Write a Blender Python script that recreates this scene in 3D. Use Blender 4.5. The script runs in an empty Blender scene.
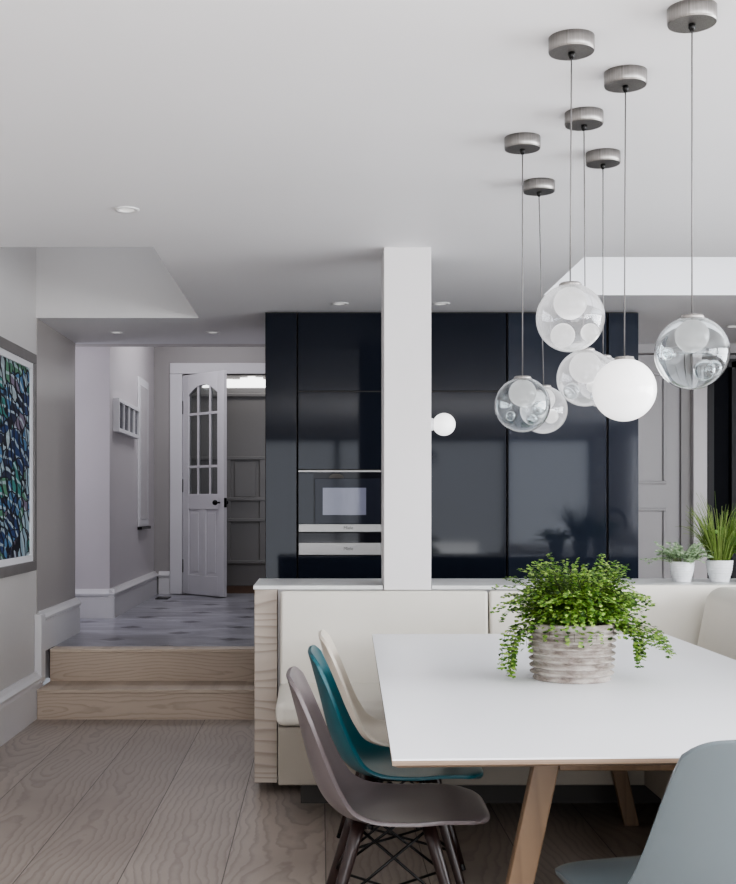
import bpy, bmesh, math, random
from mathutils import Vector, Matrix
R = math.radians
PI = math.pi
scene = bpy.context.scene
COL = scene.collection

# ------------------------------------------------------------------ materials
def mat(name, col=(.8,.8,.8), rough=.5, metal=0, **kw):
    m = bpy.data.materials.new(name); m.use_nodes = True
    b = m.node_tree.nodes['Principled BSDF']
    b.inputs['Base Color'].default_value = (*col, 1)
    b.inputs['Roughness'].default_value = rough
    b.inputs['Metallic'].default_value = metal
    for k, v in kw.items():
        b.inputs[k.replace('_', ' ')].default_value = v
    return m

class NT:
    """small node helper"""
    def __init__(s, m):
        s.m = m; s.t = m.node_tree; s.b = s.t.nodes['Principled BSDF']
    def n(s, kind, **props):
        nd = s.t.nodes.new('ShaderNode' + kind)
        for k, v in props.items():
            if k.startswith('i_'):
                nd.inputs[k[2:].replace('_', ' ')].default_value = v
            else: setattr(nd, k, v)
        return nd
    def l(s, a, b): s.t.links.new(a, b)
    def co(s, scale=(1,1,1), rot=(0,0,0), loc=(0,0,0)):
        c = s.n('TexCoord'); mp = s.n('Mapping')
        mp.inputs['Scale'].default_value = scale; mp.inputs['Rotation'].default_value = rot
        mp.inputs['Location'].default_value = loc
        s.l(c.outputs['Object'], mp.inputs['Vector']); return mp.outputs['Vector']
    def math(s, op, a, b=None, c=None):
        nd = s.n('Math', operation=op)
        for i, v in enumerate((a, b, c)):
            if v is None: continue
            if hasattr(v, 'links'): s.l(v, nd.inputs[i])
            else: nd.inputs[i].default_value = v
        return nd.outputs[0]
    def ramp(s, fac, stops, interp='LINEAR'):
        r = s.n('ValToRGB'); r.color_ramp.interpolation = interp
        e = r.color_ramp.elements
        while len(e) < len(stops): e.new(.5)
        for el, (p, c) in zip(e, stops):
            el.position = p; el.color = (*c, 1)
        s.l(fac, r.inputs['Fac']); return r.outputs['Color']
    def mix(s, f, a, b, mode='MIX'):
        nd = s.n('Mix', data_type='RGBA', blend_type=mode)
        for sock, v in ((nd.inputs[0], f), (nd.inputs[6], a), (nd.inputs[7], b)):
            if hasattr(v, 'links'): s.l(v, sock)
            elif isinstance(v, tuple): sock.default_value = (*v, 1)
            else: sock.default_value = v
        return nd.outputs[2]
    def bump(s, h, strength=.2, dist=.01):
        b = s.n('Bump'); b.inputs['Strength'].default_value = strength; b.inputs['Distance'].default_value = dist
        s.l(h, b.inputs['Height']); s.l(b.outputs[0], s.b.inputs['Normal'])

def paint(name, col, rough=.55, var=.04, scale=1.3, **kw):
    m = mat(name, col, rough, **kw); t = NT(m)
    nz = t.n('TexNoise'); nz.inputs['Scale'].default_value = scale; nz.inputs['Detail'].default_value = 5
    t.l(t.co(), nz.inputs['Vector'])
    c1 = tuple(max(0, c*(1-var)) for c in col); c2 = tuple(min(1, c*(1+var)) for c in col)
    t.l(t.ramp(nz.outputs['Fac'], [(.3, c1), (.7, c2)]), t.b.inputs['Base Color'])
    return m

def wood(name, c1, c2, c3, scale=(1,1,1), ring=9, rough=.5, bands='X', plank=None, dist=5.0):
    """wood with soft cathedral grain; scale compresses the grain along its length"""
    m = mat(name, c2, rough); t = NT(m)
    tc = t.n('TexCoord')
    sep = t.n('SeparateXYZ'); t.l(tc.outputs['Object'], sep.inputs[0])
    vec = tc.outputs['Object']; rnd = None
    if plank:
        pw, off = plank
        u = t.math('DIVIDE', t.math('SUBTRACT', sep.outputs['X'], off), pw)
        idx = t.math('FLOOR', u); fr = t.math('FRACT', u)
        wn = t.n('TexWhiteNoise', noise_dimensions='1D'); t.l(idx, wn.inputs['W'])
        rnd = wn.outputs['Value']
        cmb = t.n('CombineXYZ')
        t.l(t.math('SUBTRACT', fr, .5), cmb.inputs['X'])
        t.l(t.math('ADD', sep.outputs['Y'], t.math('MULTIPLY', rnd, 37.0)), cmb.inputs['Y'])
        t.l(t.math('MULTIPLY', rnd, 11.0), cmb.inputs['Z'])
        vec = cmb.outputs[0]
    mp = t.n('Mapping'); mp.inputs['Scale'].default_value = scale; t.l(vec, mp.inputs['Vector'])
    v = mp.outputs[0]
    big = t.n('TexNoise'); big.inputs['Scale'].default_value = 1.0; big.inputs['Detail'].default_value = 1.5
    t.l(v, big.inputs['Vector'])
    s1 = t.n('SeparateXYZ'); t.l(v, s1.inputs[0])
    ringv = t.math('ADD', t.math('MULTIPLY', s1.outputs[bands], 1.0), t.math('MULTIPLY', big.outputs['Fac'], dist))
    sn = t.math('FRACT', t.math('MULTIPLY', ringv, ring))
    saw = t.ramp(sn, [(0, (0,0,0)), (.55, (.25,.25,.25)), (.86, (1,1,1)), (1, (0,0,0))])
    fine = t.n('TexNoise'); fine.inputs['Scale'].default_value = 22; fine.inputs['Detail'].default_value = 6
    t.l(v, fine.inputs['Vector'])
    cl = t.ramp(big.outputs['Fac'], [(.3, c1), (.7, c2)])
    c = t.mix(t.math('MULTIPLY', saw, .6), cl, c3)
    c = t.mix(t.math('MULTIPLY', fine.outputs['Fac'], .35), c, c1)
    if plank:
        c = t.mix(t.math('MULTIPLY_ADD', rnd, .28, 0), c, c3)
        edge = t.math('GREATER_THAN', t.math('ABSOLUTE', t.math('SUBTRACT', fr, .5)), .4925)
        c = t.mix(t.math('MULTIPLY', edge, .75), c, tuple(x*.18 for x in c3))
    t.l(c, t.b.inputs['Base Color'])
    t.bump(saw, .12, .002)
    return m

def cathedral(name, c1, c2, c3, across='X', along='Y', width=.35, off=.02, freq=9, rough=.45, gap=True, stretch=.55, amp=1.5):
    """flat-sawn board: hyperbola and oval growth rings across each board"""
    m = mat(name, c2, rough); t = NT(m)
    tc = t.n('TexCoord'); sep = t.n('SeparateXYZ'); t.l(tc.outputs['Object'], sep.inputs[0])
    u = t.math('DIVIDE', t.math('SUBTRACT', sep.outputs[across], off), width)
    idx = t.math('FLOOR', u); fr = t.math('SUBTRACT', t.math('FRACT', u), .5)
    wn = t.n('TexWhiteNoise', noise_dimensions='1D'); t.l(t.math('ADD', idx, 3.3), wn.inputs['W']); rnd = wn.outputs['Value']
    y = t.math('ADD', sep.outputs[along], t.math('MULTIPLY', rnd, 57.0))
    n1 = t.n('TexNoise', noise_dimensions='1D'); n1.inputs['Scale'].default_value = stretch; n1.inputs['Detail'].default_value = .6
    t.l(y, n1.inputs['W'])
    h = t.math('MULTIPLY', t.math('SUBTRACT', n1.outputs['Fac'], .5), amp)
    n2 = t.n('TexNoise', noise_dimensions='1D'); n2.inputs['Scale'].default_value = stretch*1.2; t.l(t.math('ADD', y, 91.0), n2.inputs['W'])
    cu = t.math('ADD', fr, t.math('MULTIPLY', t.math('SUBTRACT', n2.outputs['Fac'], .5), .9))
    cu = t.math('ADD', cu, t.math('MULTIPLY', t.math('SUBTRACT', rnd, .5), .35))
    cb = t.n('CombineXYZ'); t.l(cu, cb.inputs[0]); t.l(t.math('MULTIPLY', y, 1.6), cb.inputs[1]); t.l(rnd, cb.inputs[2])
    w = t.n('TexNoise'); w.inputs['Scale'].default_value = 3.2; w.inputs['Detail'].default_value = 3; t.l(cb.outputs[0], w.inputs['Vector'])
    r = t.math('SQRT', t.math('ADD', t.math('MULTIPLY', cu, cu), t.math('MULTIPLY', h, h)))
    r = t.math('ADD', r, t.math('MULTIPLY', w.outputs['Fac'], .17))
    saw = t.ramp(t.math('FRACT', t.math('MULTIPLY', r, freq)), [(0, (0,0,0)), (.5, (.12,.12,.12)), (.85, (1,1,1)), (1, (0,0,0))])
    cf = t.n('CombineXYZ'); t.l(t.math('MULTIPLY', fr, 40), cf.inputs[0]); t.l(t.math('MULTIPLY', y, 1.5), cf.inputs[1])
    fi = t.n('TexNoise'); fi.inputs['Scale'].default_value = 1.5; fi.inputs['Detail'].default_value = 4; t.l(cf.outputs[0], fi.inputs['Vector'])
    pa = t.n('TexNoise'); pa.inputs['Scale'].default_value = 1.1; pa.inputs['Detail'].default_value = 3; t.l(tc.outputs['Object'], pa.inputs['Vector'])
    c = t.mix(t.ramp(pa.outputs['Fac'], [(.35,(0,0,0)),(.7,(1,1,1))]), c1, c2)
    c = t.mix(t.math('MULTIPLY', saw, .42), c, c3)
    c = t.mix(t.math('MULTIPLY', fi.outputs['Fac'], .38), c, c2)
    c = t.mix(t.math('MULTIPLY', rnd, .25), c, c3)
    if gap:
        e = t.math('GREATER_THAN', t.math('ABSOLUTE', fr), .4945)
        c = t.mix(t.math('MULTIPLY', e, .8), c, tuple(x*.2 for x in c3))
    t.l(c, t.b.inputs['Base Color']); t.bump(saw, .10, .0015)
    return m

M = {}
M['ceil'] = paint('ceiling_paint', (.80,.80,.815), .6, .015)
M['wall'] = paint('wall_paint', (.62,.60,.585), .5, .03)
M['wall_shade'] = paint('pier_shade_paint', (.40,.375,.36), .28, .03)  # wall colour darkened to paint in the shade beyond the roof light
M['hallwall'] = paint('hall_paint', (.60,.57,.585), .3, .03)
M['taupe'] = paint('taupe_paint', (.30,.29,.285), .45, .03)
M['taupe_l'] = paint('taupe_light_paint', (.43,.42,.43), .4, .03)
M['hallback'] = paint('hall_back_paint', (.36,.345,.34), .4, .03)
M['trim'] = paint('trim_paint', (.70,.69,.70), .35, .02)
M['column'] = paint('column_paint', (.72,.70,.70), .5, .02)
M['door'] = paint('door_paint', (.70,.69,.72), .35, .02)
M['floor'] = cathedral('floor_boards', (.435,.38,.335), (.315,.265,.23), (.115,.088,.073), freq=12, rough=.42, stretch=.34, amp=2.2)
M['riser'] = cathedral('step_oak', (.66,.56,.46), (.54,.445,.36), (.24,.17,.12), 'Z', 'X', .1785, 0, 9, .5, False, .55, 2.2)
M['endwood'] = wood('end_panel_oak', (.54,.48,.42), (.45,.39,.335), (.15,.11,.085), (1.5,7,7), 3.4, .5, 'Z', None, 1.5)
M['oak'] = wood('leg_oak', (.18,.115,.066), (.145,.090,.050), (.09,.052,.028), (9,9,1.2), 2.2, .42, 'X', None, 1.2)
M['ply'] = wood('plywood_edge', (.30,.225,.165), (.26,.19,.14), (.17,.12,.085), (1,1,60), 1.2, .5, 'Z', None, .4)
M['wenge'] = wood('dark_leg_wood', (.026,.012,.010), (.020,.009,.008), (.008,.004,.004), (10,10,1), 2.5, .35, 'X', None, 1.0)
M['table'] = paint('table_laminate', (.88,.895,.93), .36, .01)
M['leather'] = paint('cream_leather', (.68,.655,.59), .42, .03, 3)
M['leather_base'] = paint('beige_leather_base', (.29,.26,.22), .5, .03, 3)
M['leather_seam'] = paint('cream_piping', (.50,.48,.44), .5, .03, 3)
M['dark'] = mat('dark_plinth', (.05,.045,.04), .6)
M['black_metal'] = mat('black_metal', (.012,.012,.012), .35, .6)
M['navy'] = paint('navy_gloss', (.010,.0125,.020), .05, .05)
M['navy_top'] = paint('navy_top_gloss', (.008,.009,.013), .12, .05)
M['glassblack'] = mat('oven_black_glass', (.010,.010,.014), .06, 0, Specular_IOR_Level=.2)
M['ovenwin'] = mat('oven_window', (.16,.165,.22), .08)
M['steel'] = mat('brushed_steel', (.32,.315,.31), .38, .9)
M['steel_dark'] = mat('steel_lettering', (.03,.03,.03), .4)
M['stone'] = paint('worktop_stone', (.66,.67,.66), .28, .08, 6)
M['cord'] = mat('cord_steel', (.16,.155,.155), .5, .2)
M['chrome'] = mat('tap_metal', (.10,.10,.11), .15, 1)
M['spot'] = mat('downlight_trim', (.75,.75,.75), .4)
M['whiteframe'] = paint('white_frame', (.80,.80,.82), .4, .02)
M['artframe'] = paint('grey_frame', (.17,.16,.155), .4, .08, 9)
M['potwhite'] = paint('white_ceramic', (.74,.75,.77), .4, .03, 8)
M['soil'] = paint('soil', (.03,.022,.016), .95, .4, 40)

# brushed canopy
m = M['brushed'] = mat('brushed_nickel', (.42,.40,.38), .36, .9); t = NT(m)
nz = t.n('TexNoise'); nz.inputs['Scale'].default_value = 5; nz.inputs['Detail'].default_value = 4
t.l(t.co((90,90,1.5)), nz.inputs['Vector'])
t.l(t.ramp(nz.outputs['Fac'], [(.3, (.24,.23,.22)), (.7, (.36,.345,.33))]), t.b.inputs['Base Color'])

# clear blown glass (thin shell modelled)
def glassmat(name, col=(1,1,1), rough=0.0, ior=1.45):
    m = bpy.data.materials.new(name); m.use_nodes = True
    nt = m.node_tree; nt.nodes.clear()
    o = nt.nodes.new('ShaderNodeOutputMaterial'); g = nt.nodes.new('ShaderNodeBsdfGlass')
    g.inputs['Color'].default_value = (*col, 1); g.inputs['Roughness'].default_value = rough; g.inputs['IOR'].default_value = ior
    nt.links.new(g.outputs[0], o.inputs[0]); return m
M['glass'] = glassmat('blown_glass', (.97,.985,.99))
def milky(name, f):
    m = glassmat(name, (.99,.99,1)); nt = m.node_tree
    g = nt.nodes['Glass BSDF']; o = nt.nodes['Material Output']; d = nt.nodes.new('ShaderNodeBsdfTranslucent'); mx = nt.nodes.new('ShaderNodeMixShader'); lw = nt.nodes.new('ShaderNodeLayerWeight')
    e = nt.nodes.new('ShaderNodeEmission'); e.inputs['Strength'].default_value = .75
    lw.inputs['Blend'].default_value = .35
    mp = nt.nodes.new('ShaderNodeMath'); mp.operation = 'MULTIPLY_ADD'; mp.inputs[1].default_value = f*1.5; mp.inputs[2].default_value = f*.35
    nt.links.new(lw.outputs['Facing'], mp.inputs[0]); nt.links.new(mp.outputs[0], mx.inputs[0])
    nt.links.new(g.outputs[0], mx.inputs[1]); nt.links.new(e.outputs[0], mx.inputs[2]); nt.links.new(mx.outputs[0], o.inputs[0]); return m
M['glass_lit'] = milky('lit_blown_glass', .17)
M['pane'] = glassmat('pane_glass', (.92,.94,.94), .0, 1.45)
M['milk'] = mat('opal_glass', (.90,.90,.90), .18)
M['navy'].node_tree.nodes['Principled BSDF'].inputs['Specular IOR Level'].default_value = .25
b = M['milk'].node_tree.nodes['Principled BSDF']
b.inputs['Emission Color'].default_value = (1,.99,.98,1); b.inputs['Emission Strength'].default_value = .5
M['milk2'] = mat('opal_glass_dim', (.80,.81,.80), .25)
b = M['milk2'].node_tree.nodes['Principled BSDF']
b.inputs['Emission Color'].default_value = (1,1,1,1); b.inputs['Emission Strength'].default_value = .32
def emit(name, col, st):
    m = mat(name, (.8,.8,.8), .5); b = m.node_tree.nodes['Principled BSDF']
    b.inputs['Emission Color'].default_value = (*col, 1); b.inputs['Emission Strength'].default_value = st
    return m
M['daylight'] = emit('fanlight_glow', (1,1,1), 1.6)
M['lamp'] = emit('downlight_lens', (1,.98,.95), .25)

# stone hall floor: grey slabs with dark lozenge insets and long pale veining
m = M['tile'] = mat('hall_stone', (.4,.4,.43), .28); t = NT(m)
tc = t.n('TexCoord')
nz = t.n('TexNoise'); nz.inputs['Scale'].default_value = 1.2; nz.inputs['Detail'].default_value = 5; nz.inputs['Distortion'].default_value = 1.2
t.l(t.co((1.3,3.2,1)), nz.inputs['Vector'])
c = t.ramp(nz.outputs['Fac'], [(.28, (.20,.195,.22)), (.47, (.27,.268,.30)), (.6, (.35,.35,.385)), (.75,(.42,.42,.46))])
sp = t.n('SeparateXYZ'); t.l(t.co((1,1,1), (0,0,R(45)), (0.17,.1,0)), sp.inputs[0])
def cell(o): return t.math('ABSOLUTE', t.math('SUBTRACT', t.math('FRACT', t.math('DIVIDE', o, .56)), .5))
cx, cy = cell(sp.outputs['X']), cell(sp.outputs['Y'])
ins = t.math('LESS_THAN', t.math('MAXIMUM', cx, cy), .115)
gr = t.math('GREATER_THAN', t.math('MAXIMUM', cx, cy), .493)
c = t.mix(t.math('MULTIPLY', gr, .45), c, (.16,.16,.18))
c = t.mix(t.math('MULTIPLY', ins, .9), c, (.055,.05,.065))
t.l(c, t.b.inputs['Base Color'])

# abstract canvas: interlocking coloured cells outlined in black
m = M['canvas'] = mat('abstract_canvas', (.2,.3,.4), .6); t = NT(m)
v = t.co((1,1.0,1.45), (R(25),0,0))
nz = t.n('TexNoise'); nz.inputs['Scale'].default_value = 3.0; nz.inputs['Detail'].default_value = 2; t.l(v, nz.inputs['Vector'])
vv = t.n('VectorMath', operation='ADD'); t.l(v, vv.inputs[0])
v2 = t.n('VectorMath', operation='SCALE'); t.l(nz.outputs['Color'], v2.inputs[0]); v2.inputs['Scale'].default_value = .45
t.l(v2.outputs[0], vv.inputs[1])
vo = t.n('TexVoronoi'); vo.inputs['Scale'].default_value = 7; t.l(vv.outputs[0], vo.inputs['Vector'])
vs = t.n('SeparateXYZ'); t.l(vo.outputs['Color'], vs.inputs[0])
c = t.ramp(vs.outputs['X'], [(0,(.02,.05,.15)),(.16,(.08,.19,.33)),(.3,(.05,.22,.20)),(.44,(.19,.16,.22)),(.56,(.26,.36,.42)),(.68,(.02,.03,.07)),(.8,(.10,.24,.15)),(.92,(.33,.40,.42))], 'CONSTANT')
ve = t.n('TexVoronoi', feature='DISTANCE_TO_EDGE'); ve.inputs['Scale'].default_value = 7; t.l(vv.outputs[0], ve.inputs['Vector'])
ln = t.math('LESS_THAN', ve.outputs['Distance'], .05)
wv = t.n('TexWave', wave_type='BANDS', bands_direction='DIAGONAL'); wv.inputs['Scale'].default_value = 5; wv.inputs['Distortion'].default_value = 6; wv.inputs['Detail'].default_value = 1
t.l(v, wv.inputs['Vector'])
w2 = t.math('GREATER_THAN', wv.outputs['Fac'], .80)
wr = t.n('TexWave', wave_type='RINGS'); wr.inputs['Scale'].default_value = 3.2; wr.inputs['Distortion'].default_value = 6
t.l(v, wr.inputs['Vector'])
w3 = t.math('GREATER_THAN', wr.outputs['Fac'], .86)
c = t.mix(t.math('MULTIPLY', w3, .8), c, (.42,.52,.56))
c = t.mix(t.math('MAXIMUM', ln, w2), c, (.008,.010,.018))
t.l(c, t.b.inputs['Base Color'])

# weathered ribbed pot
m = M['fernpot'] = mat('weathered_clay', (.5,.45,.4), .85); t = NT(m)
nz = t.n('TexNoise'); nz.inputs['Scale'].default_value = 16; nz.inputs['Detail'].default_value = 8; nz.inputs['Roughness'].default_value = .7
t.l(t.co((1,1,2.2)), nz.inputs['Vector'])
t.l(t.ramp(nz.outputs['Fac'], [(.30,(.13,.105,.09)),(.44,(.31,.27,.24)),(.58,(.46,.42,.385)),(.75,(.60,.57,.53))]), t.b.inputs['Base Color'])
t.bump(nz.outputs['Fac'], .5, .004)

def leafmat(name, cols, rough=.45, trans=.25):
    m = mat(name, cols[0], rough); t = NT(m)
    g = t.n('NewGeometry')
    t.l(t.ramp(g.outputs['Random Per Island'], [(i/(len(cols)-1), c) for i, c in enumerate(cols)]), t.b.inputs['Base Color'])
    t.b.inputs['Subsurface Weight'].default_value = 0
    out = t.t.nodes['Material Output']
    tr = t.n('BsdfTranslucent'); mx = t.n('MixShader'); mx.inputs[0].default_value = trans
    t.l(t.ramp(g.outputs['Random Per Island'], [(i/(len(cols)-1), tuple(min(1,x*1.3) for x in c)) for i, c in enumerate(cols)]), tr.inputs['Color'])
    t.l(t.b.outputs[0], mx.inputs[1]); t.l(tr.outputs[0], mx.inputs[2]); t.l(mx.outputs[0], out.inputs[0])
    return m
M['fern'] = leafmat('fern_leaf', [(.022,.055,.012),(.06,.14,.02),(.12,.24,.035),(.22,.36,.065),(.36,.48,.13)])
M['oregano'] = leafmat('oregano_leaf', [(.16,.24,.13),(.34,.46,.28),(.58,.68,.50)])
M['chive'] = leafmat('chive_leaf', [(.07,.13,.02),(.17,.27,.05),(.38,.46,.17)])
M['basil'] = leafmat('basil_leaf', [(.08,.20,.04),(.16,.34,.07),(.34,.52,.16)])
M['stem'] = mat('fern_stem', (.03,.018,.012), .5)
M['stem_g'] = mat('herb_stem', (.18,.24,.09), .5)

# ------------------------------------------------------------------ mesh helpers
def wloc(o):
    v = Vector((0,0,0))
    while o: v += o.location; o = o.parent
    return v
def obj(name, bm, material, parent=None, smooth=False, bevel=0, seg=2, origin=None, subsurf=0):
    me = bpy.data.meshes.new(name)
    off = wloc(parent) if parent else Vector(origin or (0,0,0))
    if off.length: bmesh.ops.translate(bm, verts=bm.verts, vec=-off)
    bmesh.ops.recalc_face_normals(bm, faces=bm.faces)
    bm.to_mesh(me); bm.free()
    if isinstance(material, (list, tuple)):
        for q in material: me.materials.append(q)
    elif material: me.materials.append(material)
    if smooth:
        me.polygons.foreach_set('use_smooth', [True]*len(me.polygons))
    o = bpy.data.objects.new(name, me); COL.objects.link(o)
    if parent: o.parent = parent
    elif origin: o.location = origin
    if bevel:
        md = o.modifiers.new('bevel', 'BEVEL'); md.width = bevel; md.segments = seg; md.limit_method = 'ANGLE'
        me.polygons.foreach_set('use_smooth', [True]*len(me.polygons))
        md.harden_normals = True
    if subsurf:
        md = o.modifiers.new('sub', 'SUBSURF'); md.levels = subsurf; md.render_levels = subsurf
    return o
def tag(o, label, cat, group=None):
    o['label'] = label; o['category'] = cat
    if group: o['group'] = group
    return o
def struct(o):
    o['kind'] = 'structure'; return o
def empty(name, loc=(0,0,0)):
    o = bpy.data.objects.new(name, None); o.empty_display_size = .1; COL.objects.link(o); o.location = loc; return o
def thing(name, label, cat, loc=(0,0,0), group=None):
    return tag(empty(name, loc), label, cat, group)
def bx(bm, x0, x1, y0, y1, z0, z1, mi=0):
    vs = [bm.verts.new(p) for p in ((x0,y0,z0),(x1,y0,z0),(x1,y1,z0),(x0,y1,z0),(x0,y0,z1),(x1,y0,z1),(x1,y1,z1),(x0,y1,z1))]
    for f in ((0,3,2,1),(4,5,6,7),(0,1,5,4),(1,2,6,5),(2,3,7,6),(3,0,4,7)):
        bm.faces.new([vs[i] for i in f]).material_index = mi
    return vs
def box(name, x0, x1, y0, y1, z0, z1, m, parent=None, bevel=0, seg=2):
    bm = bmesh.new(); bx(bm, x0, x1, y0, y1, z0, z1)
    o = ((x0+x1)/2, (y0+y1)/2, z0)
    return obj(name, bm, m, parent, bevel=bevel, seg=seg, origin=None if parent else o)
def lathe(bm, prof, cx=0, cy=0, seg=40, closed=False):
    rings = []
    for r, z in prof:
        if r < 1e-6: rings.append([bm.verts.new((cx, cy, z))])
        else: rings.append([bm.verts.new((cx+r*math.cos(2*PI*i/seg), cy+r*math.sin(2*PI*i/seg), z)) for i in range(seg)])
    for a, b in zip(rings, rings[1:]):
        for i in range(seg):
            j = (i+1) % seg
            if len(a) == 1 and len(b) == 1: continue
            if len(a) == 1: bm.faces.new((a[0], b[i], b[j]))
            elif len(b) == 1: bm.faces.new((a[i], b[0], a[j]))
            else: bm.faces.new((a[i], b[i], b[j], a[j]))
def tube(bm, pts, r, seg=8, r2=None, cap=True):
    pts = [Vector(p) for p in pts]; n = len(pts); rings = []
    up = Vector((0,0,1)); prev = None
    for i, p in enumerate(pts):
        d = (pts[min(i+1, n-1)] - pts[max(i-1, 0)]).normalized()
        if prev is None:
            a = up if abs(d.dot(up)) < .9 else Vector((1,0,0))
            u = d.cross(a).normalized()
        else:
            u = (prev - d*prev.dot(d)).normalized()
        prev = u; w = d.cross(u)
        rr = r if r2 is None else r + (r2-r)*i/(n-1)
        rings.append([bm.verts.new(p + u*rr*math.cos(2*PI*k/seg) + w*rr*math.sin(2*PI*k/seg)) for k in range(seg)])
    for a, b in zip(rings, rings[1:]):
        for k in range(seg):
            j = (k+1) % seg; bm.faces.new((a[k], a[j], b[j], b[k]))
    if cap and seg > 2:
        bm.faces.new(rings[0][::-1]); bm.faces.new(rings[-1])
def sphere(bm, c, r, seg=32, rings=20, mi=0, z_cut=None):
    g = bmesh.ops.create_uvsphere(bm, u_segments=seg, v_segments=rings, radius=r, matrix=Matrix.Translation(c))
    return g['verts']
def sweep_profile(bm, a, b, prof, nrm):
    """extrude a baseboard profile (offset, z) from a to b (xy), offset along nrm"""
    n = Vector((*nrm, 0))
    A = [bm.verts.new(Vector((a[0], a[1], z)) + n*o) for o, z in prof]
    B = [bm.verts.new(Vector((b[0], b[1], z)) + n*o) for o, z in prof]
    for i in range(len(prof)):
        j = (i+1) % len(prof); bm.faces.new((A[i], A[j], B[j], B[i]))
    bm.faces.new(A[::-1]); bm.faces.new(B)
def base_prof(z0, h, k=1.5):
    return [(o*k, z) for o, z in [(0,z0),(.024,z0),(.024,z0+h-.075),(.019,z0+h-.06),(.030,z0+h-.05),(.031,z0+h-.035),(.018,z0+h-.018),(.010,z0+h),(0,z0+h)]]

# ------------------------------------------------------------------ constants
CZ = 2.40         # ceiling
WL = -1.715        # left wall plane
HF = .378         # hall floor level
S1Y, S2Y = 7.105, 7.446
BK = 8.42         # end of the main ceiling
XR = 4.2

# ------------------------------------------------------------------ room shell
# floor
bm = bmesh.new()
bx(bm, WL-.1, XR+.1, -3.1, S1Y+.3, -.1, 0); bx(bm, -.30, XR+.1, S1Y+.3, BK+.1, -.1, 0)
struct(obj('floor', bm, M['floor']))
# hall floor
bm = bmesh.new(); bx(bm, -3.2, -.31, S2Y+.13, 12.12, HF-.2, HF)
struct(obj('floor_hall', bm, M['tile']))
bm = bmesh.new(); bx(bm, -3.0, .6, 12.12, 13.5, HF-.2, HF-.005)
struct(obj('floor_porch', bm, wood('porch_boards', (.14,.07,.04), (.11,.055,.03), (.05,.025,.015), (3,.4,1), 4)))
# steps
st = struct(empty('trim_steps', (-1.0, S1Y, 0)))
box('tread', WL+.04, -.305, S1Y-.006, S2Y+.02, .155, .178, M['riser'], st, .004)
box('riser', WL+.04, -.305, S1Y, S1Y+.04, 0, .155, M['riser'], st)
box('tread', WL+.04, -.305, S2Y-.006, S2Y+.13, .355, .378, M['riser'], st, .004)
box('riser', WL+.04, -.305, S2Y, S2Y+.04, .178, .355, M['riser'], st)

# ceiling with the two roof-light openings
bm = bmesh.new()
xs = [WL, -.73, 1.203, 3.6, XR]; ys = [-3.1, 5.256, 5.47, 6.46, 7.25, BK]
for i in range(4):
    for j in range(5):
        if i == 0 and 1 <= j <= 3: continue
        if i == 2 and j == 2: continue
        bx(bm, xs[i], xs[i+1], ys[j], ys[j+1], CZ, CZ+.25)
bmesh.ops.remove_doubles(bm, verts=bm.verts, dist=1e-4)
seen = {}
for f in list(bm.faces):
    k = tuple(sorted(v.index for v in f.verts)) if False else tuple(round(c, 3) for c in f.calc_center_median())
    seen.setdefault(k, []).append(f)
bmesh.ops.delete(bm, geom=[f for l in seen.values() if len(l) > 1 for f in l], context='FACES_ONLY')
bm.normal_update()
for f in bm.faces:
    c_ = f.calc_center_median()
    if abs(f.normal.z) < .5 and c_.x < 0 and 5 < c_.y < 7.4: f.material_index = 1
struct(obj('ceiling', bm, [M['ceil'], M['wall']]))
# shafts of the roof lights
bm = bmesh.new()
bx(bm, WL, -.73, 7.25, 7.35, CZ+.25, 3.6); bx(bm, -.73, -.63, 5.156, 7.35, CZ+.25, 3.6); bx(bm, WL, -.73, 5.156, 5.256, CZ+.25, 3.6)
struct(obj('wall_roof_light_shaft', bm, M['wall']))
bm = bmesh.new()
bx(bm, 1.203, 3.6, 6.46, 6.56, CZ+.25, 2.95); bx(bm, 1.103, 1.203, 5.37, 6.56, CZ+.25, 2.95)
bx(bm, 1.203, 3.6, 5.37, 5.47, CZ+.25, 2.95); bx(bm, 3.6, 3.7, 5.37, 6.56, CZ+.25, 2.95)
struct(obj('wall_kitchen_shaft', bm, M['ceil']))

# left wall (continues up the roof-light shaft), right wall, rear wall
bm = bmesh.new(); bx(bm, WL-.15, WL, -3.1, BK-.04, 0, 3.6)
struct(obj('wall_left', bm, M['wall']))
bm = bmesh.new(); bx(bm, WL, WL+.004, 7.25, BK-.04, 0, CZ); struct(obj('wall_left_pier', bm, M['wall_shade']))  # thin skin over the left wall carrying the painted shade
bm = bmesh.new(); bx(bm, WL-.15, WL+.004, BK-.04, BK-.03, 0, CZ); struct(obj('wall_left_pier_end', bm, M['wall_shade']))
# pier end beyond the roof light is the same wall
# header above the hall opening
bm = bmesh.new(); bx(bm, -3.2, -.3, BK, BK+.15, CZ, 3.3)
struct(obj('wall_header', bm, M['wall']))
# right wall with long window
bm = bmesh.new()
bx(bm, XR, XR+.15, -3.1, BK+.2, 0, .85); bx(bm, XR, XR+.15, -3.1, BK+.2, 2.25, CZ)
for y0, y1 in ((-3.1,-2.4), (.9,1.2), (4.6, BK+.2)): bx(bm, XR, XR+.15, y0, y1, .85, 2.25)
struct(obj('wall_right', bm, M['wall']))
w = struct(empty('window_1', (XR+.07, 1.2, .85)))
bm = bmesh.new()
for y0, y1 in ((-2.4,.9), (1.2,4.6)):
    for k in range(4):
        y = y0 + (y1-y0-.05)*k/3; bx(bm, XR+.05, XR+.1, y, y+.05, .85, 2.25)
    bx(bm, XR+.05, XR+.1, y0, y1, .85, .90); bx(bm, XR+.05, XR+.1, y0, y1, 2.20, 2.25)
obj('window_frame', bm, M['whiteframe'], w)
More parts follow.
